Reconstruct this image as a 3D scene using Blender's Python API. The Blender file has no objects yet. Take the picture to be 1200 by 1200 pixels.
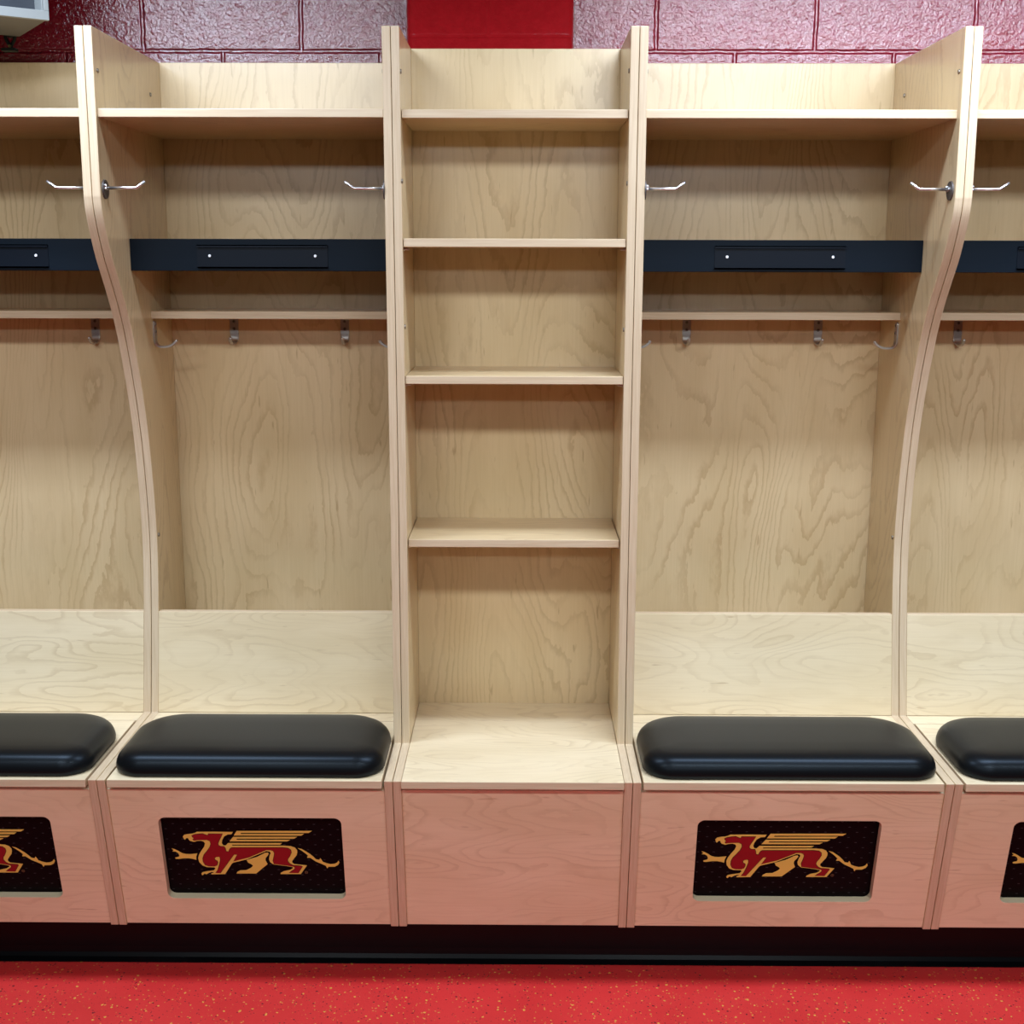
import bpy, bmesh, math, random
from mathutils import Vector, Matrix
from mathutils.geometry import tessellate_polygon
random.seed(7)
C = bpy.context.scene.collection

# ------------------------------------------------------------------ helpers
def link(name, me, parent=None, loc=(0, 0, 0)):
    o = bpy.data.objects.new(name, me)
    C.objects.link(o)
    o.location = loc
    if parent is not None:
        o.parent = parent
    return o

def thing(name, label, cat, loc, group=None):
    o = link(name, None, None, loc)
    o.empty_display_size = 0.1
    o['label'] = label
    o['category'] = cat
    if group:
        o['group'] = group
    return o

def finish(name, bm, mats, parent=None, origin=(0, 0, 0), loc=(0, 0, 0), bevel=0, smooth=False, segs=2):
    """bm is in world coordinates; origin is where its thing stands"""
    bmesh.ops.translate(bm, verts=bm.verts, vec=-Vector(origin))
    bmesh.ops.recalc_face_normals(bm, faces=bm.faces)
    me = bpy.data.meshes.new(name)
    bm.to_mesh(me)
    bm.free()
    for m in (mats if isinstance(mats, (list, tuple)) else [mats]):
        me.materials.append(m)
    if smooth:
        for p in me.polygons:
            p.use_smooth = True
    o = link(name, me, parent, loc)
    if bevel:
        md = o.modifiers.new('bevel', 'BEVEL')
        md.width = bevel
        md.segments = segs
        md.limit_method = 'ANGLE'
        md.angle_limit = math.radians(40)
        md.harden_normals = False
    return o

def box(bm, x0, x1, y0, y1, z0, z1, mat=0, edge=None):
    """edge: material index for the four faces that are not the two largest"""
    vs = [bm.verts.new((x, y, z)) for x in (x0, x1) for y in (y0, y1) for z in (z0, z1)]
    dims = (x1 - x0, y1 - y0, z1 - z0)
    thin = dims.index(min(dims))
    quads = [((0, 1, 3, 2), 0), ((4, 6, 7, 5), 0), ((0, 4, 5, 1), 1), ((2, 3, 7, 6), 1), ((0, 2, 6, 4), 2), ((1, 5, 7, 3), 2)]
    for q, ax in quads:
        f = bm.faces.new([vs[i] for i in q])
        f.material_index = mat if (edge is None or ax == thin) else edge
    return bm

def side_prism(bm, outline, x0, x1, mat=0, edge=1):
    """outline: list of (depth, z); depth counts from the back panels towards the room"""
    a = [bm.verts.new((x0, -d, z)) for d, z in outline]
    b = [bm.verts.new((x1, -d, z)) for d, z in outline]
    f = bm.faces.new(a); f.material_index = mat
    f = bm.faces.new(list(reversed(b))); f.material_index = mat
    n = len(a)
    for i in range(n):
        j = (i + 1) % n
        f = bm.faces.new((a[j], a[i], b[i], b[j]))
        f.material_index = edge
    return bm

def disc(bm, c, axis, r, h, n=20, r2=None):
    """short cylinder from point c along axis"""
    axis = Vector(axis).normalized()
    rot = Vector((0, 0, 1)).rotation_difference(axis).to_matrix().to_4x4()
    m = Matrix.Translation(Vector(c) + axis * h / 2) @ rot
    bmesh.ops.create_cone(bm, cap_ends=True, segments=n, radius1=r, radius2=r if r2 is None else r2, depth=h, matrix=m)
    return bm

def tube(bm, pts, radii, n=10, flat=None):
    """swept round bar through pts; flat = (axis, factor) squashes the section"""
    pts = [Vector(p) for p in pts]
    rings = []
    up = Vector((0.123, 0.3, 0.9)).normalized()
    for i, p in enumerate(pts):
        t = (pts[min(i + 1, len(pts) - 1)] - pts[max(i - 1, 0)]).normalized()
        u = t.cross(up).normalized()
        v = t.cross(u).normalized()
        r = radii[i] if isinstance(radii, (list, tuple)) else radii
        rings.append([bm.verts.new(p + r * (math.cos(2 * math.pi * k / n) * u + math.sin(2 * math.pi * k / n) * v)) for k in range(n)])
    for a, b in zip(rings, rings[1:]):
        for k in range(n):
            bm.faces.new((a[k], a[(k + 1) % n], b[(k + 1) % n], b[k]))
    bm.faces.new(rings[0][::-1])
    bm.faces.new(rings[-1])
    return bm

def smooth_path(pts, sub=6):
    """Catmull-Rom through 2D or 3D points"""
    out = []
    P = [tuple(p) for p in pts]
    for i in range(len(P) - 1):
        p0 = P[max(i - 1, 0)]; p1 = P[i]; p2 = P[i + 1]; p3 = P[min(i + 2, len(P) - 1)]
        for s in range(sub):
            t = s / sub
            out.append(tuple(0.5 * (2 * b + (c - a) * t + (2 * a - 5 * b + 4 * c - d) * t * t + (3 * b - a - 3 * c + d) * t ** 3)
                             for a, b, c, d in zip(p0, p1, p2, p3)))
    out.append(P[-1])
    return out

def round_rect(x0, x1, y0, y1, r, n=8):
    """rounded rectangle, r = radii of the corners (x0,y0) (x1,y0) (x1,y1) (x0,y1)"""
    if not isinstance(r, (list, tuple)):
        r = (r,) * 4
    cs = [(x0 + r[0], y0 + r[0], r[0], 180), (x1 - r[1], y0 + r[1], r[1], 270), (x1 - r[2], y1 - r[2], r[2], 0), (x0 + r[3], y1 - r[3], r[3], 90)]
    out = []
    for cx, cy, rr, a0 in cs:
        for k in range(n + 1):
            a = math.radians(a0 + 90 * k / n)
            out.append((cx + rr * math.cos(a), cy + rr * math.sin(a)))
    return out

# ------------------------------------------------------------------ materials
class N:
    def __init__(self, name):
        self.m = bpy.data.materials.new(name)
        self.m.use_nodes = True
        self.t = self.m.node_tree
        self.b = self.t.nodes['Principled BSDF']
    def n(self, typ, **kw):
        x = self.t.nodes.new(typ)
        ins = kw.pop('ins', {})
        for k, v in kw.items():
            setattr(x, k, v)
        for k, v in ins.items():
            self.set(x.inputs[k], v)
        return x
    def set(self, sock, v):
        if isinstance(v, bpy.types.NodeSocket):
            self.t.links.new(v, sock)
        else:
            sock.default_value = v
    def math(self, op, a, b=0.0, c=0.0, clamp=False):
        x = self.n('ShaderNodeMath', operation=op, use_clamp=clamp)
        self.set(x.inputs[0], a); self.set(x.inputs[1], b)
        if op in ('MULTIPLY_ADD', 'WRAP', 'COMPARE', 'SMOOTH_MIN'):
            self.set(x.inputs[2], c)
        return x.outputs[0]
    def mix(self, fac, a, b, blend='MIX'):
        x = self.n('ShaderNodeMix', data_type='RGBA', blend_type=blend)
        self.set(x.inputs[0], fac); self.set(x.inputs[6], a); self.set(x.inputs[7], b)
        return x.outputs[2]
    def ramp(self, fac, lo, hi, a=0.0, b=1.0):
        x = self.n('ShaderNodeMapRange', interpolation_type='SMOOTHSTEP')
        self.set(x.inputs['Value'], fac)
        for k, v in (('From Min', lo), ('From Max', hi), ('To Min', a), ('To Max', b)):
            self.set(x.inputs[k], v)
        return x.outputs[0]
    def noise(self, vec, scale, detail=2.0, rough=0.5, dist=0.0):
        x = self.n('ShaderNodeTexNoise')
        self.set(x.inputs['Vector'], vec)
        for k, v in (('Scale', scale), ('Detail', detail), ('Roughness', rough), ('Distortion', dist)):
            self.set(x.inputs[k], v)
        return x.outputs['Fac']
    def vmap(self, vec, scale=(1, 1, 1), loc=(0, 0, 0), rot=(0, 0, 0)):
        x = self.n('ShaderNodeMapping')
        self.set(x.inputs['Vector'], vec)
        x.inputs['Scale'].default_value = scale
        x.inputs['Location'].default_value = loc
        x.inputs['Rotation'].default_value = rot
        return x.outputs[0]
    def obj_coord(self, jitter=True):
        tc = self.n('ShaderNodeTexCoord')
        v = tc.outputs['Object']
        if jitter:
            oi = self.n('ShaderNodeObjectInfo')
            r = self.math('MULTIPLY', oi.outputs['Random'], 37.0)
            cmb = self.n('ShaderNodeCombineXYZ')
            self.set(cmb.inputs[0], r)
            self.set(cmb.inputs[1], self.math('MULTIPLY', r, 1.7))
            self.set(cmb.inputs[2], self.math('MULTIPLY', r, 2.3))
            add = self.n('ShaderNodeVectorMath', operation='ADD')
            self.set(add.inputs[0], v); self.set(add.inputs[1], cmb.outputs[0])
            v = add.outputs[0]
        return v
    def bump(self, h, strength, dist):
        x = self.n('ShaderNodeBump')
        self.set(x.inputs['Height'], h)
        x.inputs['Strength'].default_value = strength
        x.inputs['Distance'].default_value = dist
        return x.outputs[0]
    def done(self, **kw):
        for k, v in kw.items():
            self.set(self.b.inputs[k.replace('_', ' ')], v)
        return self.m

def plain(name, col, rough=0.5, metal=0.0, **kw):
    g = N(name)
    g.b.inputs['Base Color'].default_value = (*col, 1)
    return g.done(Roughness=rough, Metallic=metal, **kw)

MAPLE = (0.71, 0.545, 0.315)
LIGHT_MAPLE = (0.82, 0.68, 0.45)
def maple(name, axis, col, across, along, k, lines, wobble, fleck_amt):
    """maple veneer; axis = the axis the grain runs along"""
    g = N(name)
    v = g.obj_coord()
    al = {'x': 0, 'z': 2}[axis]
    def sc(a, b):
        s = [a] * 3; s[al] = b
        return tuple(s)
    # flame figure: thin contour lines of a slow noise, slightly ragged
    wob = g.noise(g.vmap(v, sc(42, 16)), 1.0, 3.0, 0.62)
    low = g.noise(g.vmap(v, sc(across, along)), 1.0, 1.5, 0.4, 0.3)
    ph = g.math('MULTIPLY_ADD', wob, wobble, low)
    s = g.math('FRACT', g.math('MULTIPLY', ph, k))
    line = g.math('MULTIPLY', g.ramp(s, 0.55, 0.93), g.ramp(s, 0.93, 1.0, 1.0, 0.0))
    mask = g.ramp(g.noise(g.vmap(v, sc(8, 2.6), (3, 1, 5)), 1.0, 2.0), 0.30, 0.66, 0.12, 1.0)
    line = g.math('MULTIPLY', line, mask)
    fib = g.noise(g.vmap(v, sc(240, 7)), 1.0, 3.0, 0.65)
    blot = g.noise(g.vmap(v, sc(9, 2.4), (9, 4, 2)), 1.0, 3.0, 0.55)
    fleck = g.ramp(g.noise(g.vmap(v, sc(95, 13), (1, 8, 3)), 1.0, 2.0, 0.5), 0.69, 0.78)
    c = g.mix(g.ramp(blot, 0.3, 0.72), (col[0] * .94, col[1] * .92, col[2] * .88, 1), (col[0] * 1.04, col[1] * 1.045, col[2] * 1.06, 1))
    c = g.mix(g.math('MULTIPLY', g.ramp(fib, 0.30, 0.75), 0.14), c, (col[0] * .68, col[1] * .58, col[2] * .46, 1))
    c = g.mix(g.math('MULTIPLY', line, lines), c, (col[0] * .52, col[1] * .40, col[2] * .27, 1))
    c = g.mix(g.math('MULTIPLY', fleck, fleck_amt), c, (col[0] * .46, col[1] * .33, col[2] * .22, 1))
    bp = g.bump(fib, 0.05, 0.001)
    return g.done(Base_Color=c, Roughness=g.ramp(blot, 0.2, 0.8, 0.27, 0.34), Normal=bp, Specular_IOR_Level=0.6, Coat_Weight=0.3, Coat_Roughness=0.14)

M = {}
M['maple_v'] = maple('maple veneer, upright grain', 'z', MAPLE, 4.2, 0.95, 30, 0.40, 0.036, 0.45)
M['maple_h'] = maple('pale maple veneer, level grain', 'x', LIGHT_MAPLE, 9.0, 2.6, 17, 0.26, 0.045, 0.42)
M['maple_s'] = maple('maple veneer, shelf boards', 'x', MAPLE, 7.0, 1.6, 18, 0.28, 0.04, 0.40)  # darker than the seat boards, to deepen the shade under the shelves
def band():
    g = N('maple edge band')
    v = g.obj_coord()
    fib = g.noise(g.vmap(v, (260, 30, 9)), 1.0, 2.0, 0.6)
    c = g.mix(g.ramp(fib, 0.3, 0.7), (0.665, 0.52, 0.345, 1), (0.60, 0.45, 0.285, 1))
    return g.done(Base_Color=c, Roughness=0.36)
M['band'] = band()
def band_h():
    g = N('maple edge band, level')
    v = g.obj_coord()
    fib = g.noise(g.vmap(v, (9, 30, 260)), 1.0, 2.0, 0.6)
    c = g.mix(g.ramp(fib, 0.3, 0.7), (0.665, 0.52, 0.345, 1), (0.60, 0.45, 0.285, 1))
    return g.done(Base_Color=c, Roughness=0.36)
M['band_h'] = band_h()
M['bare_ply'] = plain('bare cut wood', (0.66, 0.55, 0.36), 0.6)

def vinyl():
    g = N('black upholstery vinyl')
    v = g.obj_coord()
    n = g.noise(v, 420, 2.0)
    return g.done(Base_Color=(0.005, 0.0055, 0.006, 1), Roughness=0.34, Specular_IOR_Level=0.17, Specular_Tint=(0.66, 0.83, 1.0, 1), Normal=g.bump(n, 0.06, 0.0008))
M['vinyl'] = vinyl()
def black_lam():
    g = N('blue black laminate')
    v = g.obj_coord()
    n = g.noise(g.vmap(v, (6, 60, 60)), 1.0, 2.0)
    c = g.mix(n, (0.003, 0.0065, 0.011, 1), (0.0045, 0.0085, 0.014, 1))
    return g.done(Base_Color=c, Roughness=0.5, Specular_IOR_Level=0.10)
M['bar'] = black_lam()
M['card'] = plain('blue black plastic holder', (0.0035, 0.006, 0.0105), 0.4, Specular_IOR_Level=0.15)
M['steel'] = plain('brushed nickel', (0.52, 0.49, 0.46), 0.36, 0.8)
M['plate_steel'] = plain('dull nickel plate', (0.10, 0.085, 0.075), 0.5, 0.4)
M['screw_cap'] = plain('worn screw head', (0.26, 0.22, 0.17), 0.4, 0.8)
M['dark_steel'] = plain('dark recess in screw head', (0.27, 0.25, 0.23), 0.5, 0.5)
M['chrome'] = plain('bright satin steel', (0.92, 0.93, 0.94), 0.28, 1.0)
M['white_screw'] = plain('white screw head', (0.85, 0.87, 0.88), 0.35)
def plate():
    g = N('black emblem sheet with faint dashes')
    tc = g.n('ShaderNodeTexCoord')
    v = tc.outputs['Object']
    sep = g.n('ShaderNodeSeparateXYZ')
    g.set(sep.inputs[0], v)
    px, pz = 0.0345, 0.0135
    row = g.math('FLOOR', g.math('DIVIDE', sep.outputs[2], pz))
    odd = g.math('MULTIPLY', g.math('MODULO', g.math('ADD', row, 100.0), 2.0), 0.5)
    fx = g.math('SUBTRACT', g.math('FRACT', g.math('ADD', g.math('DIVIDE', sep.outputs[0], px), odd)), 0.5)
    fz = g.math('SUBTRACT', g.math('FRACT', g.math('DIVIDE', sep.outputs[2], pz)), 0.5)
    a = g.math('LESS_THAN', g.math('ABSOLUTE', g.math('MULTIPLY', fx, px)), 0.0026)
    b = g.math('LESS_THAN', g.math('ABSOLUTE', g.math('MULTIPLY', fz, pz)), 0.0011)
    d = g.math('MULTIPLY', a, b)
    c = g.mix(d, (0.0022, 0.0012, 0.0018, 1), (0.035, 0.033, 0.036, 1))
    return g.done(Base_Color=c, Roughness=0.5, Specular_IOR_Level=0.08)
M['plate'] = plate()
M['gold'] = plain('emblem gold', (0.80, 0.56, 0.115), 0.5, Specular_IOR_Level=0.2)
M['red'] = plain('emblem red', (0.29, 0.008, 0.013), 0.5, Specular_IOR_Level=0.2)
M['emblem_line'] = plain('emblem dark outline', (0.02, 0.002, 0.003), 0.55, Specular_IOR_Level=0.1)
M['mark'] = plain('small mark brown', (0.16, 0.085, 0.03), 0.5)

def floor_mat():
    g = N('red speckled rubber floor')
    tc = g.n('ShaderNodeTexCoord')
    v = tc.outputs['Object']
    c = g.mix(g.ramp(g.noise(v, 5, 3.0), 0.3, 0.7), (0.56, 0.024, 0.023, 1), (0.62, 0.031, 0.029, 1))
    warp = g.n('ShaderNodeTexNoise'); g.set(warp.inputs['Vector'], v); warp.inputs['Scale'].default_value = 130
    wv = g.n('ShaderNodeVectorMath', operation='SCALE'); g.set(wv.inputs[0], warp.outputs['Color']); wv.inputs['Scale'].default_value = 0.006
    av = g.n('ShaderNodeVectorMath', operation='ADD'); g.set(av.inputs[0], v); g.set(av.inputs[1], wv.outputs[0])
    for sc, size, cut, col, seed in ((88, 0.20, 0.32, (0.66, 0.30, 0.055, 1), 3), (140, 0.24, 0.30, (0.62, 0.22, 0.05, 1), 9), (100, 0.20, 0.30, (0.12, 0.010, 0.014, 1), 15), (180, 0.24, 0.24, (0.17, 0.012, 0.016, 1), 21)):
        vo = g.n('ShaderNodeTexVoronoi', feature='F1')
        g.set(vo.inputs['Vector'], g.vmap(av.outputs[0], (1, 1, 1), (seed, seed * .7, 0)))
        vo.inputs['Scale'].default_value = sc
        sp = g.n('ShaderNodeSeparateColor'); g.set(sp.inputs[0], vo.outputs['Color'])
        on = g.math('LESS_THAN', sp.outputs[0], cut)
        near = g.math('LESS_THAN', vo.outputs['Distance'], g.math('MULTIPLY_ADD', sp.outputs[1], size, 0.08))
        c = g.mix(g.math('MULTIPLY', on, near), c, col)
    return g.done(Base_Color=c, Roughness=0.42, Normal=g.bump(g.noise(v, 220, 2.0), 0.08, 0.001))
M['floor'] = floor_mat()

def block_paint(name, x_off, rough, bump, joint, orange, col, spec=1.0, coat=1.0):
    """glossy red paint over concrete blocks: joints and roller texture are relief"""
    g = N(name)
    tc = g.n('ShaderNodeTexCoord')
    sep = g.n('ShaderNodeSeparateXYZ'); g.set(sep.inputs[0], tc.outputs['Object'])
    cmb = g.n('ShaderNodeCombineXYZ')
    g.set(cmb.inputs[0], g.math('ADD', sep.outputs[0], x_off))
    g.set(cmb.inputs[1], g.math('SUBTRACT', sep.outputs[2], 0.0695))
    nz = g.n('ShaderNodeTexNoise'); g.set(nz.inputs['Vector'], tc.outputs['Object']); nz.inputs['Scale'].default_value = 28
    nz.inputs['Detail'].default_value = 3
    wv = g.n('ShaderNodeVectorMath', operation='SCALE'); g.set(wv.inputs[0], nz.outputs['Color']); wv.inputs['Scale'].default_value = 0.006
    av = g.n('ShaderNodeVectorMath', operation='ADD'); g.set(av.inputs[0], cmb.outputs[0]); g.set(av.inputs[1], wv.outputs[0])
    br = g.n('ShaderNodeTexBrick', offset=0.5, offset_frequency=2, squash=1.0)
    g.set(br.inputs['Vector'], av.outputs[0])
    for k, val in (('Scale', 1.0), ('Mortar Size', 0.0065), ('Mortar Smooth', 0.75), ('Brick Width', 0.3895), ('Row Height', 0.2)):
        br.inputs[k].default_value = val
    h1 = g.math('MULTIPLY', br.outputs['Fac'], -joint)
    peel = g.noise(tc.outputs['Object'], 150, 3.0, 0.55)
    pits = g.noise(tc.outputs['Object'], 55, 2.0, 0.6)
    h2 = g.math('MULTIPLY', peel, orange)
    h3 = g.math('MULTIPLY', pits, orange * 0.9)
    h = g.math('ADD', g.math('ADD', h1, h2), h3)
    c = g.mix(g.ramp(pits, 0.3, 0.7), (col[0] * .94, col[1] * .9, col[2] * .9, 1), (col[0] * 1.06, col[1] * 1.1, col[2] * 1.1, 1))
    return g.done(Base_Color=c, Roughness=rough, Normal=g.bump(h, bump, 1.0), Specular_IOR_Level=spec, Coat_Weight=coat, Coat_Roughness=rough, Coat_IOR=1.6, Coat_Normal=g.bump(h, bump, 1.0))
W = 0.3895
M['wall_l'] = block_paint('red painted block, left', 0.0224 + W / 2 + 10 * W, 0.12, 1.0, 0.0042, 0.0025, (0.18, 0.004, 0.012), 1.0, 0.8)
M['wall_r'] = block_paint('red painted block, right', -1.2383 + W / 2 + 10 * W, 0.13, 1.0, 0.0042, 0.0023, (0.30, 0.006, 0.024), 1.0, 0.75)  # redder base than the left half, for the brighter lamp reflection here
M['pilaster'] = block_paint('red painted pilaster', -0.832 + W / 2 + 10 * W, 0.28, 0.6, 0.0012, 0.0012, (0.31, 0.006, 0.009), 0.4, 0.0)
M['cove'] = plain('black vinyl cove base', (0.001, 0.0013, 0.002), 0.28, Specular_IOR_Level=0.2)
M['ceiling'] = plain('darkened ceiling', (0.14, 0.14, 0.14), 0.8)  # unseen ceiling, coloured dark to cut its bounce light
M['room_wall'] = plain('darkened blue grey wall', (0.07, 0.09, 0.125), 0.7)  # unseen walls, darkened to cut bounce, blued for reflections in the black vinyl
M['grey_metal'] = plain('pale grey painted metal', (0.27, 0.285, 0.275), 0.4)
M['grey_shaded'] = plain('shaded grey casing', (0.135, 0.12, 0.105), 0.6)  # shade of the underside is put into this colour
M['screen'] = plain('dark glass', (0.03, 0.036, 0.045), 0.35)
M['black_metal'] = plain('black bracket paint', (0.006, 0.009, 0.007), 0.5, Specular_IOR_Level=0.2)
GOLD = [[(-0.1555, 0.2304), (-0.1519, 0.2351), (-0.1454, 0.237), (-0.1352, 0.238), (-0.1274, 0.2406), (-0.1234, 0.2433), (-0.0882, 0.2438), (-0.0436, 0.2435), (-0.0473, 0.2373), (-0.0562, 0.2365), (-0.0642, 0.231), (-0.0691, 0.2217), (-0.0711, 0.2132), (-0.0683, 0.207), (-0.0627, 0.2066), (-0.0573, 0.2133), (0.0628, 0.2141), (0.058, 0.2096), (-0.0486, 0.2089), (-0.0488, 0.2062), (0.0679, 0.207), (0.0817, 0.2057), (0.0903, 0.2019), (0.0946, 0.1949), (0.0947, 0.1887), (0.0926, 0.1808), (0.087, 0.173), (0.0817, 0.1651), (0.0817, 0.1604), (0.0859, 0.1565), (0.114, 0.153), (0.0987, 0.1289), (0.0531, 0.1286), (0.0539, 0.1321), (0.0616, 0.1369), (0.0759, 0.1406), (0.0826, 0.1454), (0.0813, 0.1481), (0.0715, 0.1505), (0.0401, 0.1551), (0.0376, 0.1566), (0.0323, 0.1616), (0.0304, 0.1694), (0.0324, 0.1789), (0.0355, 0.1867), (0.0333, 0.1906), (0.0264, 0.1918), (0.004, 0.181), (-0.0185, 0.1691), (-0.0504, 0.1595), (-0.0539, 0.1563), (-0.0711, 0.1277), (-0.1018, 0.1267), (-0.1022, 0.1291), (-0.0949, 0.1326), (-0.1011, 0.1335), (-0.1078, 0.1306), (-0.1133, 0.1266), (-0.1169, 0.129), (-0.1225, 0.1239), (-0.1246, 0.1282), (-0.1217, 0.1325), (-0.1112, 0.1354), (-0.0956, 0.1379), (-0.0913, 0.1434), (-0.0936, 0.1463), (-0.1101, 0.1468), (-0.1198, 0.1514), (-0.1259, 0.1605), (-0.1274, 0.1715), (-0.1245, 0.1809), (-0.1184, 0.1919), (-0.111, 0.2029), (-0.1082, 0.2122), (-0.1109, 0.2171), (-0.117, 0.2191), (-0.1259, 0.2183), (-0.1324, 0.2159), (-0.1409, 0.2189), (-0.1437, 0.2228), (-0.144, 0.2259), (-0.1477, 0.2266), (-0.152, 0.2215), (-0.1539, 0.2243)], [(-0.0352, 0.2463), (0.1308, 0.2474), (0.1234, 0.2419), (-0.0265, 0.241), (-0.0268, 0.238), (0.1129, 0.2393), (0.1066, 0.2344), (-0.0426, 0.2338)], [(-0.0446, 0.2301), (0.0971, 0.231), (0.0904, 0.2262), (-0.0371, 0.2253), (-0.0373, 0.2224), (0.0817, 0.2232), (0.074, 0.2185), (-0.0534, 0.218)], [(-0.1842, 0.1977), (-0.178, 0.1962), (-0.1703, 0.1916), (-0.1621, 0.1854), (-0.1535, 0.1828), (-0.1446, 0.1824), (-0.128, 0.1844), (-0.1311, 0.1762), (-0.132, 0.1668), (-0.1396, 0.1696), (-0.1483, 0.1711), (-0.1585, 0.171), (-0.1714, 0.1689), (-0.1777, 0.1693), (-0.1786, 0.1727), (-0.1701, 0.1752), (-0.1684, 0.1791), (-0.1709, 0.1853), (-0.1756, 0.1892), (-0.1831, 0.1899), (-0.1796, 0.1931)], [(-0.0199, 0.1668), (0.0036, 0.1755), (0.0222, 0.1866), (0.0286, 0.1879), (0.0312, 0.1851), (0.0279, 0.1788), (0.023, 0.1725), (0.0225, 0.1663), (0.0262, 0.1561), (-0.0014, 0.1298), (-0.0454, 0.1295), (-0.0431, 0.1343), (-0.0363, 0.1383), (-0.0223, 0.1392), (-0.0115, 0.1456), (-0.0066, 0.1511), (-0.0095, 0.155), (-0.0167, 0.1597)], [(0.0965, 0.2003), (0.1052, 0.1981), (0.1136, 0.1919), (0.1232, 0.1842), (0.1303, 0.1764), (0.135, 0.1702), (0.1425, 0.1686), (0.1447, 0.1734), (0.1476, 0.1687), (0.1498, 0.1632), (0.1584, 0.1593), (0.1672, 0.157), (0.1762, 0.1582), (0.1814, 0.161), (0.1849, 0.1666), (0.1871, 0.1619), (0.1836, 0.1548), (0.1757, 0.15), (0.1617, 0.1496), (0.1589, 0.1451), (0.1561, 0.1522), (0.1482, 0.1569), (0.1346, 0.1639), (0.1226, 0.174), (0.1156, 0.1739), (0.1165, 0.1779), (0.1185, 0.1794), (0.1132, 0.1857), (0.1049, 0.1934)]]
RED = [[(-0.1351, 0.2329), (-0.1291, 0.236), (-0.1189, 0.2376), (-0.1113, 0.2384), (-0.1041, 0.2349), (-0.0998, 0.2339), (-0.0981, 0.2382), (-0.0673, 0.2384), (-0.0719, 0.2294), (-0.0766, 0.2201), (-0.0798, 0.2124), (-0.079, 0.2069), (-0.0743, 0.2039), (-0.0667, 0.2039), (-0.0647, 0.1985), (-0.0635, 0.1907), (-0.0579, 0.1892), (-0.0555, 0.1947), (-0.0526, 0.1994), (-0.0493, 0.2009), (0.0625, 0.2017), (0.0675, 0.2012), (0.075, 0.2002), (0.0804, 0.1956), (0.0812, 0.1886), (0.0773, 0.1792), (0.0723, 0.1713), (0.0713, 0.165), (0.0758, 0.1575), (0.0831, 0.1528), (0.1008, 0.1514), (0.1032, 0.1498), (0.0932, 0.1327), (0.073, 0.1325), (0.0775, 0.1359), (0.0849, 0.1415), (0.0875, 0.1465), (0.0848, 0.1502), (0.0717, 0.1532), (0.0402, 0.1573), (0.041, 0.1593), (0.0393, 0.1656), (0.0424, 0.1774), (0.0443, 0.1868), (0.0417, 0.193), (0.0355, 0.1957), (0.0254, 0.1957), (0.0044, 0.1849), (-0.0154, 0.1751), (-0.0488, 0.1639), (-0.0389, 0.1823), (-0.0467, 0.183), (-0.0478, 0.1815), (-0.0816, 0.1311), (-0.0918, 0.1314), (-0.0867, 0.1379), (-0.0819, 0.1514), (-0.0777, 0.1672), (-0.0782, 0.1747), (-0.0812, 0.1768), (-0.0883, 0.1755), (-0.0915, 0.171), (-0.0898, 0.1663), (-0.0856, 0.164), (-0.085, 0.1592), (-0.0872, 0.1529), (-0.0932, 0.15), (-0.1059, 0.1504), (-0.1132, 0.1535), (-0.1169, 0.1622), (-0.1166, 0.1716), (-0.1131, 0.181), (-0.1059, 0.1904), (-0.0985, 0.2014), (-0.0951, 0.2107), (-0.0962, 0.2185), (-0.1028, 0.2226), (-0.1103, 0.2225), (-0.123, 0.2221), (-0.1319, 0.2205), (-0.1339, 0.2232), (-0.1304, 0.2257), (-0.1336, 0.229)]]
MARK = (0.1113, 0.1334)
# ------------------------------------------------------------------ measures (metres)
X = [-0.635, 0.0, 0.635, 1.1489, 1.8352, 2.5215]     # centre lines of the doubled side panels
H = 0.01825                                           # half a pair
GAP = 0.0006
FLOOR = -0.03
ZT, ZL, ZK = 2.035, 0.469, 0.083
CURVE = [(0.494, 2.035), (0.496, 1.86), (0.498, 1.715), (0.497, 1.685), (0.490, 1.655), (0.470, 1.610), (0.446, 1.567), (0.411, 1.520), (0.379, 1.477),
         (0.351, 1.433), (0.324, 1.380), (0.2845, 1.277), (0.255, 1.174), (0.2375, 1.069), (0.2275, 0.962), (0.2275, 0.856), (0.246, 0.715), (0.270, 0.584), (0.293, 0.470)]
STRAIGHT = [(0.494, 2.035), (0.487, 1.85), (0.484, 1.57), (0.477, 1.2), (0.478, 0.80), (0.487, 0.470)]
FRONT = [(0.702, ZL), (0.6165, ZK)]
S = Vector((0, -0.21316708, 0.97701576))              # up along the leaning seat front
NRM = Vector((0, -0.97701576, -0.21316708))           # out of the seat front
P0 = Vector((0, -0.616, 0.083))
def on_front(x, w, back):                             # point on the seat front: x, height along the slope, depth behind it
    return Vector((x, 0, 0)) + P0 + S * w - NRM * back

def profile(kind):
    if kind == 'curve':
        up = [CURVE[0]] + smooth_path(CURVE[1:], 5)
    else:
        up = list(STRAIGHT)
    return [(-0.012, ZT)] + up + FRONT + [(-0.012, ZK)]

def side_panel(kind, x0, x1, root, org, screws=(), inner=1):
    bm = bmesh.new()
    side_prism(bm, profile(kind), x0, x1)
    p = finish('side_panel', bm, [M['maple_v'], M['band']], root, org, bevel=0.0014)
    xi = x1 if inner > 0 else x0
    for d, z in screws:
        b = bmesh.new()
        disc(b, (xi - inner * 0.001, -d, z), (inner, 0, 0), 0.0058, 0.0035, 14, 0.0042)
        finish('screw', b, M['screw_cap'], p, org, smooth=False)
    return p

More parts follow.
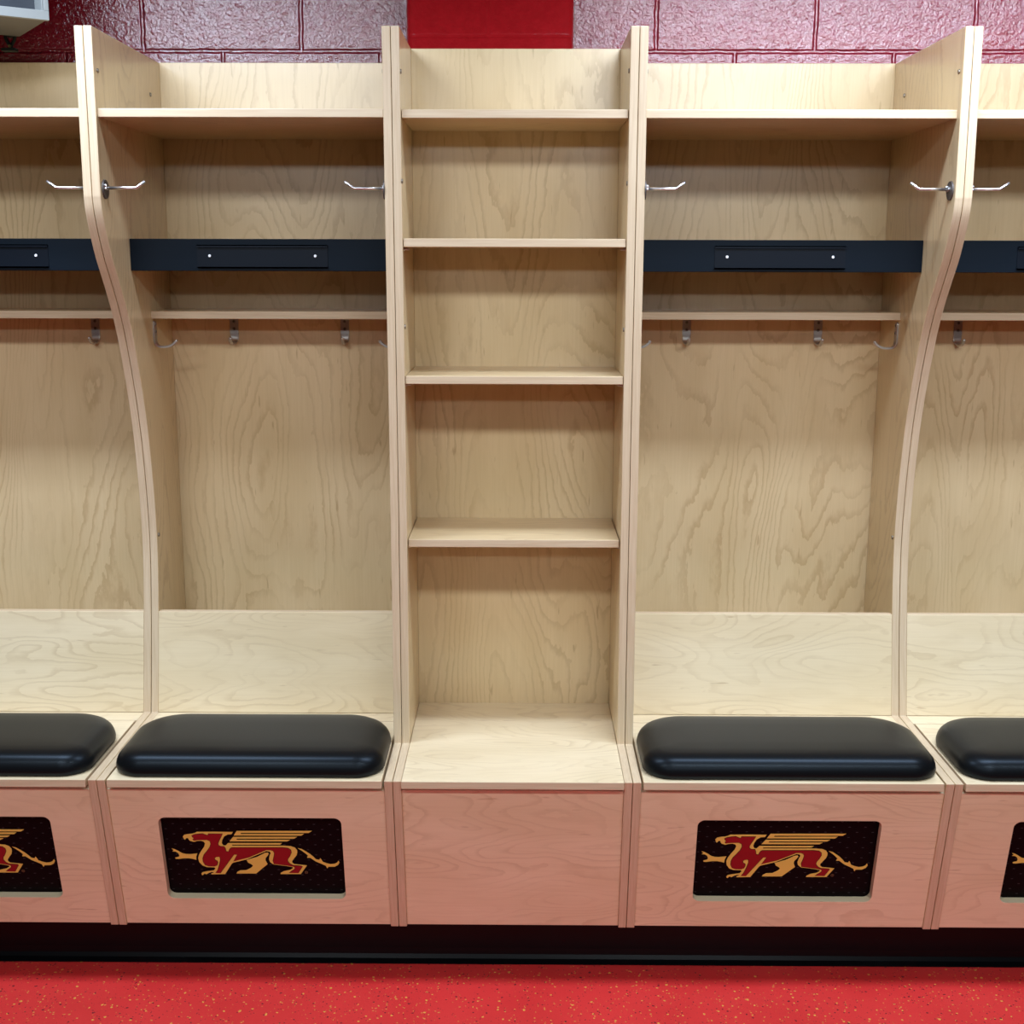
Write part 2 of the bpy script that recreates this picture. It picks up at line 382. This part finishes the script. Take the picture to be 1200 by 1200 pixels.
def seat_front_slab(bm, x0, x1, w0, w1, b0, b1, mat=0, edge=None):
    vs = [bm.verts.new(on_front(x, w, b)) for x in (x0, x1) for b in (b0, b1) for w in (w0, w1)]
    for q, e in (((0, 1, 3, 2), 1), ((4, 6, 7, 5), 1), ((0, 4, 5, 1), 0), ((2, 3, 7, 6), 0), ((0, 2, 6, 4), 1), ((1, 5, 7, 3), 1)):
        f = bm.faces.new([vs[i] for i in q])
        f.material_index = edge if (e and edge is not None) else mat
    return bm

def front_with_window(x0, x1, w0, w1, cx):
    """seat front board with the rounded cut-out that shows the emblem sheet"""
    bm = bmesh.new()
    hole = round_rect(cx - 0.1995, cx + 0.1995, 0.0745, 0.2945, 0.016, 8)
    outer = [(x0, w0), (x1, w0), (x1, w1), (x0, w1)]
    sides = []
    for back in (0.003, 0.021):
        o = [bm.verts.new(on_front(x, w, back)) for x, w in outer]
        h = [bm.verts.new(on_front(x, w, back)) for x, w in hole]
        es = [bm.edges.new((o[i], o[(i + 1) % 4])) for i in range(4)] + [bm.edges.new((h[i], h[(i + 1) % len(h)])) for i in range(len(h))]
        bmesh.ops.triangle_fill(bm, use_beauty=True, edges=es)
        sides.append((o, h))
    (o1, h1), (o2, h2) = sides
    for a, b in ((o1, o2), (h1, h2)):
        for i in range(len(a)):
            j = (i + 1) % len(a)
            f = bm.faces.new((a[i], a[j], b[j], b[i]))
            f.material_index = 1
    return bm

def flat_prism(bm, pts, cx, z0, z1, mat):
    """thin printed shape lying on the emblem sheet"""
    idx = tessellate_polygon([[Vector((x, w, 0)) for x, w in pts]])
    top = [bm.verts.new(on_front(cx + x, w, z1)) for x, w in pts]
    bot = [bm.verts.new(on_front(cx + x, w, z0)) for x, w in pts]
    for t in idx:
        try:
            f = bm.faces.new([top[i] for i in t]); f.material_index = mat
        except ValueError:
            pass
    for i in range(len(pts)):
        j = (i + 1) % len(pts)
        f = bm.faces.new((top[i], top[j], bot[j], bot[i])); f.material_index = mat

def grow(pts, e):
    """outline pushed outwards by e"""
    area = sum(a[0] * b[1] - b[0] * a[1] for a, b in zip(pts, pts[1:] + pts[:1]))
    sgn = 1 if area > 0 else -1
    out = []
    n = len(pts)
    for i in range(n):
        a, p, b = Vector(pts[i - 1]), Vector(pts[i]), Vector(pts[(i + 1) % n])
        d1, d2 = (p - a), (b - p)
        if d1.length < 1e-6 or d2.length < 1e-6:
            out.append(tuple(p)); continue
        n1 = Vector((d1.y, -d1.x)).normalized() * sgn
        n2 = Vector((d2.y, -d2.x)).normalized() * sgn
        m = n1 + n2
        if m.length < 0.3:
            m = n1
        m = m.normalized()
        out.append(tuple(p + m * e))
    return out

def emblem(cx, parent, org):
    bm = bmesh.new()
    for g in GOLD:
        flat_prism(bm, g, cx, 0.0209, 0.0206, 0)
    for r in RED:
        flat_prism(bm, grow(r, 0.0011), cx, 0.0206, 0.0203, 2)
        flat_prism(bm, r, cx, 0.0203, 0.0200, 1)
    ring = [(MARK[0] + 0.0036 * math.cos(a * math.pi / 8), MARK[1] + 0.0036 * math.sin(a * math.pi / 8)) for a in range(16)]
    flat_prism(bm, ring, cx, 0.0209, 0.0206, 3)
    ring2 = [(MARK[0] + 0.0026 * math.cos(a * math.pi / 8), MARK[1] + 0.0026 * math.sin(a * math.pi / 8)) for a in range(16)]
    flat_prism(bm, ring2, cx, 0.0206, 0.0204, 2)
    # the letter R inside the little ring
    u = 0.0008
    for q in ([(-1.4, -2), (-0.6, -2), (-0.6, 2), (-1.4, 2)], [(-0.6, 1.3), (1.2, 1.3), (1.2, 2), (-0.6, 2)], [(-0.6, -0.3), (1.2, -0.3), (1.2, 0.4), (-0.6, 0.4)],
              [(0.6, 0.4), (1.2, 0.4), (1.2, 1.3), (0.6, 1.3)], [(-0.3, -0.3), (0.5, -0.3), (1.5, -2), (0.7, -2)]):
        flat_prism(bm, [(MARK[0] + a * u, MARK[1] + b * u) for a, b in q], cx, 0.0204, 0.0203, 3)
    bmesh.ops.recalc_face_normals(bm, faces=bm.faces)
    return finish('emblem', bm, [M['gold'], M['red'], M['emblem_line'], M['mark']], parent, org)

def cushion(x0, x1, d0, d1, z, parent, org):
    bm = bmesh.new()
    rings = []
    prof = [(0.006, 0.000), (0.001, 0.006), (0.000, 0.014), (0.002, 0.024), (0.006, 0.033), (0.013, 0.041), (0.023, 0.0465), (0.038, 0.0497), (0.060, 0.0512), (0.095, 0.0520)]
    for ins, h in prof:
        rb, rf = max(0.105 - ins * 0.75, 0.02), max(0.062 - ins * 0.75, 0.012)
        pts = round_rect(x0 + ins, x1 - ins, -d1 + ins, -d0 - ins, (rf, rf, rb, rb), 12)
        rings.append([bm.verts.new((x, y, z + h)) for x, y in pts])
    n = len(rings[0])
    for a, b in zip(rings, rings[1:]):
        for i in range(n):
            bm.faces.new((a[i], a[(i + 1) % n], b[(i + 1) % n], b[i]))
    bm.faces.new(rings[-1])
    bm.faces.new(rings[0][::-1])
    o = finish('seat_cushion', bm, M['vinyl'], parent, org, smooth=True)
    o['label'] = 'black vinyl seat cushion'
    return o

def hook_meshes():
    """coat hook against a panel whose face is the plane y = 0, sticking out towards -y; origin at plate centre"""
    bm = bmesh.new()
    outline = round_rect(-0.0105, 0.0105, -0.026, 0.018, (0.002, 0.002, 0.005, 0.005), 4)
    a = [bm.verts.new((x, 0, z)) for x, z in outline]
    b = [bm.verts.new((x, -0.003, z)) for x, z in outline]
    bm.faces.new(a[::-1]); bm.faces.new(b)
    for i in range(len(a)):
        j = (i + 1) % len(a)
        bm.faces.new((a[i], a[j], b[j], b[i]))
    # the strip bends forward, narrows and curls up to a rounded tip
    path = smooth_path([(-0.0018, -0.020), (-0.0018, -0.031), (-0.0050, -0.0400), (-0.0130, -0.0442), (-0.0280, -0.0445), (-0.0410, -0.0402), (-0.0525, -0.0310)], 5)
    rows = []
    m = len(path) - 1
    for i, (y, z) in enumerate(path):
        t = i / m
        hw = 0.0067 * min(1.0, max(0.0, 1 - 2.4 * (t - 0.22))) + 0.0038
        th = 0.0018 + 0.0013 * t
        y2, z2 = path[min(i + 1, m)]; y1, z1 = path[max(i - 1, 0)]
        tg = Vector((0, y2 - y1, z2 - z1)).normalized()
        nn = Vector((1, 0, 0)).cross(tg)
        c = Vector((0, y, z))
        rows.append([bm.verts.new(c + Vector((sx * hw, 0, 0)) * (1 if abs(sy) < 1.01 else 1) + nn * sy * th) for sx, sy in ((-1, -0.6), (-0.8, -1), (0.8, -1), (1, -0.6), (1, 0.6), (0.8, 1), (-0.8, 1), (-1, 0.6))])
    for p, q in zip(rows, rows[1:]):
        for k in range(8):
            bm.faces.new((p[k], p[(k + 1) % 8], q[(k + 1) % 8], q[k]))
    bm.faces.new(rows[0][::-1]); bm.faces.new(rows[-1])
    bmesh.ops.create_icosphere(bm, subdivisions=2, radius=0.0042, matrix=Matrix.Translation((0, -0.052, -0.0305)))
    hook = finish('coat_hook', bm, M['steel'])
    screws = []
    for z in (0.010, -0.0085):
        s = bmesh.new()
        disc(s, (0, -0.0028, z), (0, -1, 0), 0.0046, 0.0016, 16, 0.0036)
        box(s, -0.0028, 0.0028, -0.0046, -0.0043, z - 0.0006, z + 0.0006, 1)
        box(s, -0.0006, 0.0006, -0.0046, -0.0043, z - 0.0028, z + 0.0028, 1)
        screws.append(finish('screw', s, [M['dark_steel'], M['black_metal']], hook))
    return hook, screws

def prong_meshes():
    """straight garment prong on a round plate, growing towards +x from the plane x = 0"""
    bm = bmesh.new()
    tube(bm, [(0.004, 0, 0.003), (0.050, 0, 0.003), (0.066, 0, 0.0032), (0.0695, 0, 0.0045), (0.0725, 0, 0.0068), (0.0865, 0, 0.0165)], 0.0033, 10)
    rod = finish('garment_hook', bm, M['chrome'], smooth=True)
    b = bmesh.new()
    disc(b, (0, 0, 0), (1, 0, 0), 0.0205, 0.0032, 28, 0.0195)
    pl = finish('mounting_plate', b, M['plate_steel'], rod)
    c = bmesh.new()
    disc(c, (0.003, -0.0105, 0.0075), (1, 0, 0), 0.0034, 0.005, 14, 0.0030)
    disc(c, (0.003, -0.0100, 0.0010), (1, 0, 0), 0.0030, 0.005, 14, 0.0027)
    disc(c, (0.003, 0.0, 0.003), (1, 0, 0), 0.0042, 0.003, 16)
    kn = finish('hub', c, M['chrome'], rod, smooth=False)
    return rod, [pl, kn]

HOOK, PRONG = hook_meshes(), prong_meshes()
used = set()
def place(kit, parent, org, loc, rotz):
    """the first call places the built piece itself, later calls place copies of it and of its children"""
    o, kids = kit
    if o.name not in used:
        used.add(o.name)
        r = o
    else:
        r = o.copy(); C.objects.link(r)
        for k in kids:
            c = k.copy(); C.objects.link(c); c.parent = r
    r.parent = parent
    r.location = Vector(loc) - Vector(org)
    r.rotation_euler = (0, 0, rotz)
    return r

SCREWS_CURVED = ((0.471, 1.949), (0.089, 1.949), (0.212, 0.900))
SCREWS_STRAIGHT = ((0.470, 1.949), (0.089, 1.949), (0.440, 1.417))

def locker(xl, xr, kl, kr, label, shelf_d, dbar, dhook, side_hooks=True, cx=None, dz=0.0):
    """one stall between two panel pairs whose centre lines are xl and xr"""
    a, b = xl + H, xr - H                              # inner faces
    cx = (xl + xr) / 2 if cx is None else cx
    org = Vector(((xl + xr) / 2, 0, ZK))
    root = thing('locker', label, 'locker', org + Vector((0, 0, dz)), 'open stall lockers along the red wall')
    side_panel(kl, xl + GAP, a, root, org, SCREWS_CURVED if kl == 'curve' else SCREWS_STRAIGHT, 1)
    side_panel(kr, b, xr - GAP, root, org, SCREWS_CURVED if kr == 'curve' else SCREWS_STRAIGHT, -1)
    bm = bmesh.new(); box(bm, a, b, 0.0, 0.012, ZK + 0.004, ZT, 0, 1)
    finish('back_panel', bm, [M['maple_v'], M['band_h']], root, org, bevel=0.001)
    bm = bmesh.new(); box(bm, a, b, -shelf_d, 0, 1.8545, 1.8722, 0, 1)
    finish('top_shelf', bm, [M['maple_s'], M['band_h']], root, org, bevel=0.0012)
    bm = bmesh.new(); box(bm, a, b, -dbar + 0.018, 0, 1.5890, 1.6068, 0, 1)
    finish('middle_shelf', bm, [M['maple_s'], M['band_h']], root, org)
    # black name bar with its card holder
    bm = bmesh.new(); box(bm, a, b, -dbar, -dbar + 0.018, 1.5370, 1.6085)
    bar = finish('name_bar', bm, M['bar'], root, org, bevel=0.0012)
    w = 0.148; zc = 1.5697; hh = 0.0255
    bm = bmesh.new()
    f = -dbar
    box(bm, cx - w, cx + w, f - 0.0012, f + 0.001, zc - hh, zc + hh)
    box(bm, cx - w, cx + w, f - 0.0050, f, zc - hh, zc - hh + 0.0022)
    box(bm, cx - w, cx + w, f - 0.0050, f - 0.0036, zc - hh, zc - hh + 0.0056)
    box(bm, cx - w, cx + w, f - 0.0050, f, zc + hh - 0.0022, zc + hh)
    box(bm, cx - w, cx + w, f - 0.0050, f - 0.0036, zc + hh - 0.0056, zc + hh)
    finish('card_holder', bm, M['card'], bar, org)
    for sx in (-0.120, 0.120):
        bm = bmesh.new(); disc(bm, (cx + sx, f - 0.001, zc + 0.001), (0, -1, 0), 0.0035, 0.0018, 16, 0.0028)
        finish('screw', bm, M['white_screw'], bar, org)
    bm = bmesh.new(); box(bm, a, b, -dhook, 0, 1.4230, 1.4412, 0, 1)
    finish('hook_shelf', bm, [M['maple_s'], M['band_h']], root, org, bevel=0.0012)
    bar['label'] = 'blue-black name bar'
    # hooks
    for hx in (a + 0.159, b - 0.158):
        place(HOOK, root, org, (hx, 0, 1.3995), 0)
    dh = dhook - 0.022
    place(HOOK, root, org, (a, -dh, 1.3995), math.pi / 2)
    place(HOOK, root, org, (b, -dh, 1.3995), -math.pi / 2)
    place(PRONG, root, org, (a, -0.468, 1.7085), 0)
    place(PRONG, root, org, (b, -0.468, 1.7085), math.pi)
    # leaning back rest, fixed ledge, hinged lid
    bm = bmesh.new()
    side_prism(bm, [(0.246, 0.7145), (0.270, 0.584), (0.2925, 0.471), (0.2745, 0.471), (0.252, 0.584), (0.228, 0.7145)], a, b, 0, 1)
    for fc in bm.faces:                                # broad faces carry the veneer, ends and top the edge band
        n = fc.normal
    bm.normal_update()
    for fc in bm.faces:
        fc.material_index = 0 if abs(fc.normal.y) > 0.6 else 1
    finish('backrest', bm, [M['maple_h'], M['band_h']], root, org, bevel=0.0012)
    bm = bmesh.new(); box(bm, a, b, -0.3455, -0.255, 0.4525, 0.4702, 0, 1)
    finish('seat_ledge', bm, [M['maple_h'], M['band_h']], root, org, bevel=0.001)
    bm = bmesh.new(); box(bm, a + 0.0045, b - 0.0050, -0.7035, -0.3475, 0.4522, 0.4702, 0, 1)
    finish('seat_lid', bm, [M['maple_h'], M['band_h']], root, org, bevel=0.0014)
    cushion(a + 0.0065, b - 0.0045, 0.402, 0.6945, 0.4702, root, org)
    bm = front_with_window(a, b, 0.0030, 0.3680, cx)
    finish('front_panel', bm, [M['maple_h'], M['bare_ply']], root, org, bevel=0.0008)
    bm = bmesh.new(); seat_front_slab(bm, cx - 0.235, cx + 0.235, 0.05, 0.32, 0.0211, 0.0250)
    ep = finish('emblem_panel', bm, M['plate'], root, org)
    ep['label'] = 'black panel with gold and red winged emblem'
    emblem(cx, ep, org)
    return root

locker(X[0], X[1], 'curve', 'curve', 'pale maple locker at the left edge of the picture, under the grey wall box', 0.486, 0.316, 0.172, cx=X[0] + 0.3190)
locker(X[1], X[2], 'curve', 'straight', 'pale maple locker with curved left side, directly left of the open shelf unit', 0.486, 0.3165, 0.178, cx=0.3192)
locker(X[3], X[4], 'straight', 'curve', 'pale maple locker with curved right side, directly right of the open shelf unit', 0.478, 0.306, 0.165, cx=1.4937)
locker(X[4], X[5], 'curve', 'curve', 'pale maple locker cut off by the right edge of the picture', 0.478, 0.306, 0.165, cx=X[4] + 0.3435)

# ------------------------------------------------------------------ shelf unit between the lockers
def shelf_unit():
    xl, xr = X[2], X[3]
    a, b = xl + H, xr - H
    org = Vector(((xl + xr) / 2, 0, ZK))
    root = thing('shelf_unit', 'tall maple unit with four open shelves and plain bench, between two lockers', 'shelf unit', org)
    side_panel('straight', xl + GAP, a, root, org, ((0.480, 1.947), (0.482, 1.7256), (0.466, 1.4198)), 1)
    side_panel('straight', b, xr - GAP, root, org, ((0.470, 1.950), (0.476, 1.722), (0.460, 1.4141)), -1)
    bm = bmesh.new(); box(bm, a, b, -0.2113, -0.1993, ZK + 0.004, ZT, 0, 1)
    finish('back_panel', bm, [M['maple_v'], M['band_h']], root, org, bevel=0.001)
    for k, (z1, d) in enumerate(((1.8720, 0.478), (1.6072, 0.481), (1.3140, 0.476), (0.9455, 0.461))):
        bm = bmesh.new(); box(bm, a + 0.0012, b - (0.0012 if k < 3 else 0.0022), -d, -0.2113, z1 - 0.0178, z1, 0, 1)
        finish('shelf', bm, [M['maple_s'], M['band_h']], root, org, bevel=0.0012)
        if k:
            for sx, xx in ((1, a), (-1, b)):
                bm = bmesh.new()
                disc(bm, (xx, -d + 0.030, z1 - 0.0215), (sx, 0, 0), 0.0026, 0.011, 12)
                disc(bm, (xx, -d + 0.030, z1 - 0.0215), (sx, 0, 0), 0.0050, 0.0016, 14)
                finish('shelf_pin', bm, M['steel'], root, org)
    bm = bmesh.new(); box(bm, a + 0.0006, b - 0.0006, -0.7055, -0.2113, 0.4528, 0.4702, 0, 1)
    finish('bench_board', bm, [M['maple_h'], M['band_h']], root, org, bevel=0.0014)
    bm = bmesh.new(); seat_front_slab(bm, a, b, 0.0020, 0.3685, 0.0045, 0.0225, 0, 1)
    finish('front_panel', bm, [M['maple_h'], M['band_h']], root, org, bevel=0.0008)
shelf_unit()

# ------------------------------------------------------------------ the grey box high on the wall
def wall_box():
    zb = 2.075
    fr = Vector((-0.1284, -0.322, zb))                 # lower front right corner
    u = Vector((-0.8273, -0.5618, 0))                  # along the front to the left
    v = Vector((-0.5618, 0.8273, 0))                   # to the back
    root = thing('wall_box', 'pale grey metal box with dark recessed window, high on the red wall', 'box', fr + v * 0.26)
    org = root.location.copy()
    Wd, Dp, Ht, rim = 0.46, 0.262, 0.34, 0.020
    def P(s, t, z):
        return fr + u * s + v * t + Vector((0, 0, z))
    def slab(bm, s0, s1, t0, t1, z0, z1, mat=0):
        vs = [bm.verts.new(P(s, t, z)) for s in (s0, s1) for t in (t0, t1) for z in (z0, z1)]
        for q in ((0, 1, 3, 2), (4, 6, 7, 5), (0, 4, 5, 1), (2, 3, 7, 6), (0, 2, 6, 4), (1, 5, 7, 3)):
            bm.faces.new([vs[i] for i in q]).material_index = mat
    bm = bmesh.new()
    slab(bm, 0.003, Wd - 0.003, 0.012, Dp, 0.002, 0.010)
    slab(bm, 0.003, Wd - 0.003, 0.012, Dp, Ht - 0.010, Ht - 0.002)
    slab(bm, 0.003, 0.011, 0.012, Dp, 0.010, Ht - 0.010)
    slab(bm, Wd - 0.011, Wd - 0.003, 0.012, Dp, 0.010, Ht - 0.010)
    slab(bm, 0.011, Wd - 0.011, Dp - 0.008, Dp, 0.010, Ht - 0.010)
    finish('casing', bm, M['grey_shaded'], root, org, bevel=0.001)
    bm = bmesh.new()
    slab(bm, 0, Wd, 0, 0.012, 0, rim)
    slab(bm, 0, Wd, 0, 0.012, Ht - rim, Ht)
    slab(bm, 0, 0.010, 0, 0.012, rim, Ht - rim)
    slab(bm, Wd - 0.010, Wd, 0, 0.012, rim, Ht - rim)
    slab(bm, 0.010, 0.012, 0.012, 0.075, rim, Ht - rim)          # pale reveal inside the right edge
    slab(bm, 0.012, Wd - 0.012, 0.012, 0.075, rim - 0.002, rim)
    finish('frame', bm, M['grey_metal'], root, org, bevel=0.002)
    bm = bmesh.new()
    slab(bm, 0.012, Wd - 0.012, 0.070, 0.076, rim, Ht - rim)
    finish('dark_window', bm, M['screen'], root, org)
    # bracket: foot, forked neck, knob and the arm back to the wall
    bm = bmesh.new()
    c = P(0.0185, Dp + 0.026, 0)
    for k in (-1, 1):
        tube(bm, [c + Vector((k * 0.011, 0.0, 0.012)), c + Vector((k * 0.011, 0, 0.002)), c + Vector((k * 0.008, 0, -0.006)), c + Vector((k * 0.003, 0, -0.013)), c + Vector((0, 0, -0.020))], [0.0042, 0.0042, 0.0042, 0.004, 0.004], 10)
    tube(bm, [c + Vector((0, 0, -0.012)), c + Vector((0, 0, -0.024))], 0.0045, 10)
    box(bm, c.x - 0.019, c.x + 0.013, c.y - 0.012, c.y + 0.012, c.z - 0.029, c.z - 0.022)
    tube(bm, [c + Vector((0, 0, 0.012)), P(0.0185, Dp - 0.004, 0.016)], 0.012, 10)
    tube(bm, [P(0.06, Dp - 0.004, 0.09), Vector((P(0.06, Dp, 0).x, 0.030, c.z + 0.09))], 0.012, 10)
    br = finish('bracket', bm, M['black_metal'], root, org, smooth=False)
    bm = bmesh.new()
    disc(bm, c + Vector((0, -0.004, -0.018)), (0, -1, 0), 0.0035, 0.005, 12)
    finish('knob', bm, plain('dull brass', (0.20, 0.16, 0.07), 0.45, 1.0), br, org)
wall_box()

# ------------------------------------------------------------------ the room
def struct(name, bm, mats, **kw):
    o = finish(name, bm, mats, **kw)
    o['kind'] = 'structure'
    return o
RX0, RX1, RD, RZ = -4.2, 6.2, 8.0, 2.62
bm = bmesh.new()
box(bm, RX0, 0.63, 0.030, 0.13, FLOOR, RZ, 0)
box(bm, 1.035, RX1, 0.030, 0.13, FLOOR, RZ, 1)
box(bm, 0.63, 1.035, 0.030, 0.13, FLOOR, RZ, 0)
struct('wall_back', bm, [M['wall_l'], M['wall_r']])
bm = bmesh.new()
pil = round_rect(0.6405, 1.0250, -0.188, 0.06, (0.024, 0.024, 0.001, 0.001), 8)
a_ = [bm.verts.new((x, y, FLOOR)) for x, y in pil]
b_ = [bm.verts.new((x, y, RZ)) for x, y in pil]
for i in range(len(pil)):
    j = (i + 1) % len(pil)
    bm.faces.new((a_[i], a_[j], b_[j], b_[i])).smooth = True
bm.faces.new(a_[::-1]); bm.faces.new(b_)
struct('wall_pilaster', bm, M['pilaster'])
bm = bmesh.new(); box(bm, RX0, RX1, -RD, 0.13, FLOOR - 0.1, FLOOR)
struct('floor', bm, M['floor'])
bm = bmesh.new(); box(bm, RX0, RX1, -RD, 0.13, RZ, RZ + 0.1)
struct('ceiling', bm, M['ceiling'])
bm = bmesh.new(); box(bm, RX0 - 0.1, RX0, -RD, 0.13, FLOOR, RZ)
struct('wall_left', bm, M['room_wall'])
bm = bmesh.new(); box(bm, RX1, RX1 + 0.1, -RD, 0.13, FLOOR, RZ)
struct('wall_right', bm, M['room_wall'])
bm = bmesh.new(); box(bm, RX0, RX1, -RD - 0.1, -RD, FLOOR, RZ)
struct('wall_front', bm, M['room_wall'])
# black cove base under the lockers
bm = bmesh.new()
side_prism(bm, [(0.02, ZK - 0.0006), (0.5636, ZK - 0.0006), (0.5640, FLOOR + 0.030), (0.5655, FLOOR + 0.016), (0.5700, FLOOR + 0.007), (0.5790, FLOOR + 0.0025), (0.5830, FLOOR + 0.0003), (0.02, FLOOR + 0.0003)], RX0 + 1.5, RX1 - 1.5, 0, 0)
struct('baseboard_back', bm, M['cove'])

# ------------------------------------------------------------------ light: three rows of ceiling strips
def strip(x, d, z, lx, watts, tilt=0.0, col=(0.86, 1.0, 1.12), wy=0.15):
    la = bpy.data.lights.new('ceiling_strip', 'AREA')
    la.shape = 'RECTANGLE'; la.size = lx; la.size_y = wy
    la.energy = watts; la.color = col
    la.spread = math.radians(105 if tilt > 30 else 146)     # beams narrowed to cut the bounce from the floor
    o = bpy.data.objects.new('ceiling_strip', la)
    C.objects.link(o)
    o.location = (x, -d, z)
    o.rotation_euler = (math.radians(tilt), 0, 0)      # lens throws part of the light towards the lockers
    return o
PW = 2.6
COOL, NEUTRAL = (0.85, 1.0, 1.24), (0.92, 1.0, 1.07)
for x, lx in ((-0.33, 1.2), (1.95, 1.5)):
    strip(x, 0.92, 2.50, lx, 6.9 * lx * PW, 9, COOL)
    strip(x, 5.5, 2.55, lx, 1.6 * lx * PW, 76, NEUTRAL)
for x, lx, k in ((-0.33, 1.2, 1.0), (1.75, 1.2, 1.0), (3.05, 1.1, 0.6)):
    strip(x, 2.75, 2.50, lx, 3.0 * k * lx * PW, 52, NEUTRAL)
w = bpy.data.worlds.new('World'); bpy.context.scene.world = w
w.use_nodes = True
w.node_tree.nodes['Background'].inputs[0].default_value = (0.5, 0.5, 0.5, 1)
w.node_tree.nodes['Background'].inputs[1].default_value = 0.02

# ------------------------------------------------------------------ camera
def camera():
    yaw, pitch, roll = -0.0070, 0.1952, 0.0022
    f = Vector((math.sin(yaw) * math.cos(pitch), math.cos(yaw) * math.cos(pitch), -math.sin(pitch)))
    rt = Vector((math.cos(yaw), -math.sin(yaw), 0)); up = rt.cross(f)
    R = math.cos(roll) * rt + math.sin(roll) * up
    U = math.cos(roll) * up - math.sin(roll) * rt
    cd = bpy.data.cameras.new('camera'); cd.sensor_width = 36.0; cd.lens = 1477.02 / 1200 * 36
    co = bpy.data.objects.new('camera', cd); C.objects.link(co)
    m = Matrix((R, U, -f)).transposed().to_4x4()
    m.translation = (0.907, -3.2304, 1.5567)
    co.matrix_world = m
    bpy.context.scene.camera = co
camera()
vs = bpy.context.scene.view_settings
vs.view_transform = 'Standard'; vs.look = 'None'; vs.gamma = 1.0; vs.use_curve_mapping = False
vs.exposure = 0.0
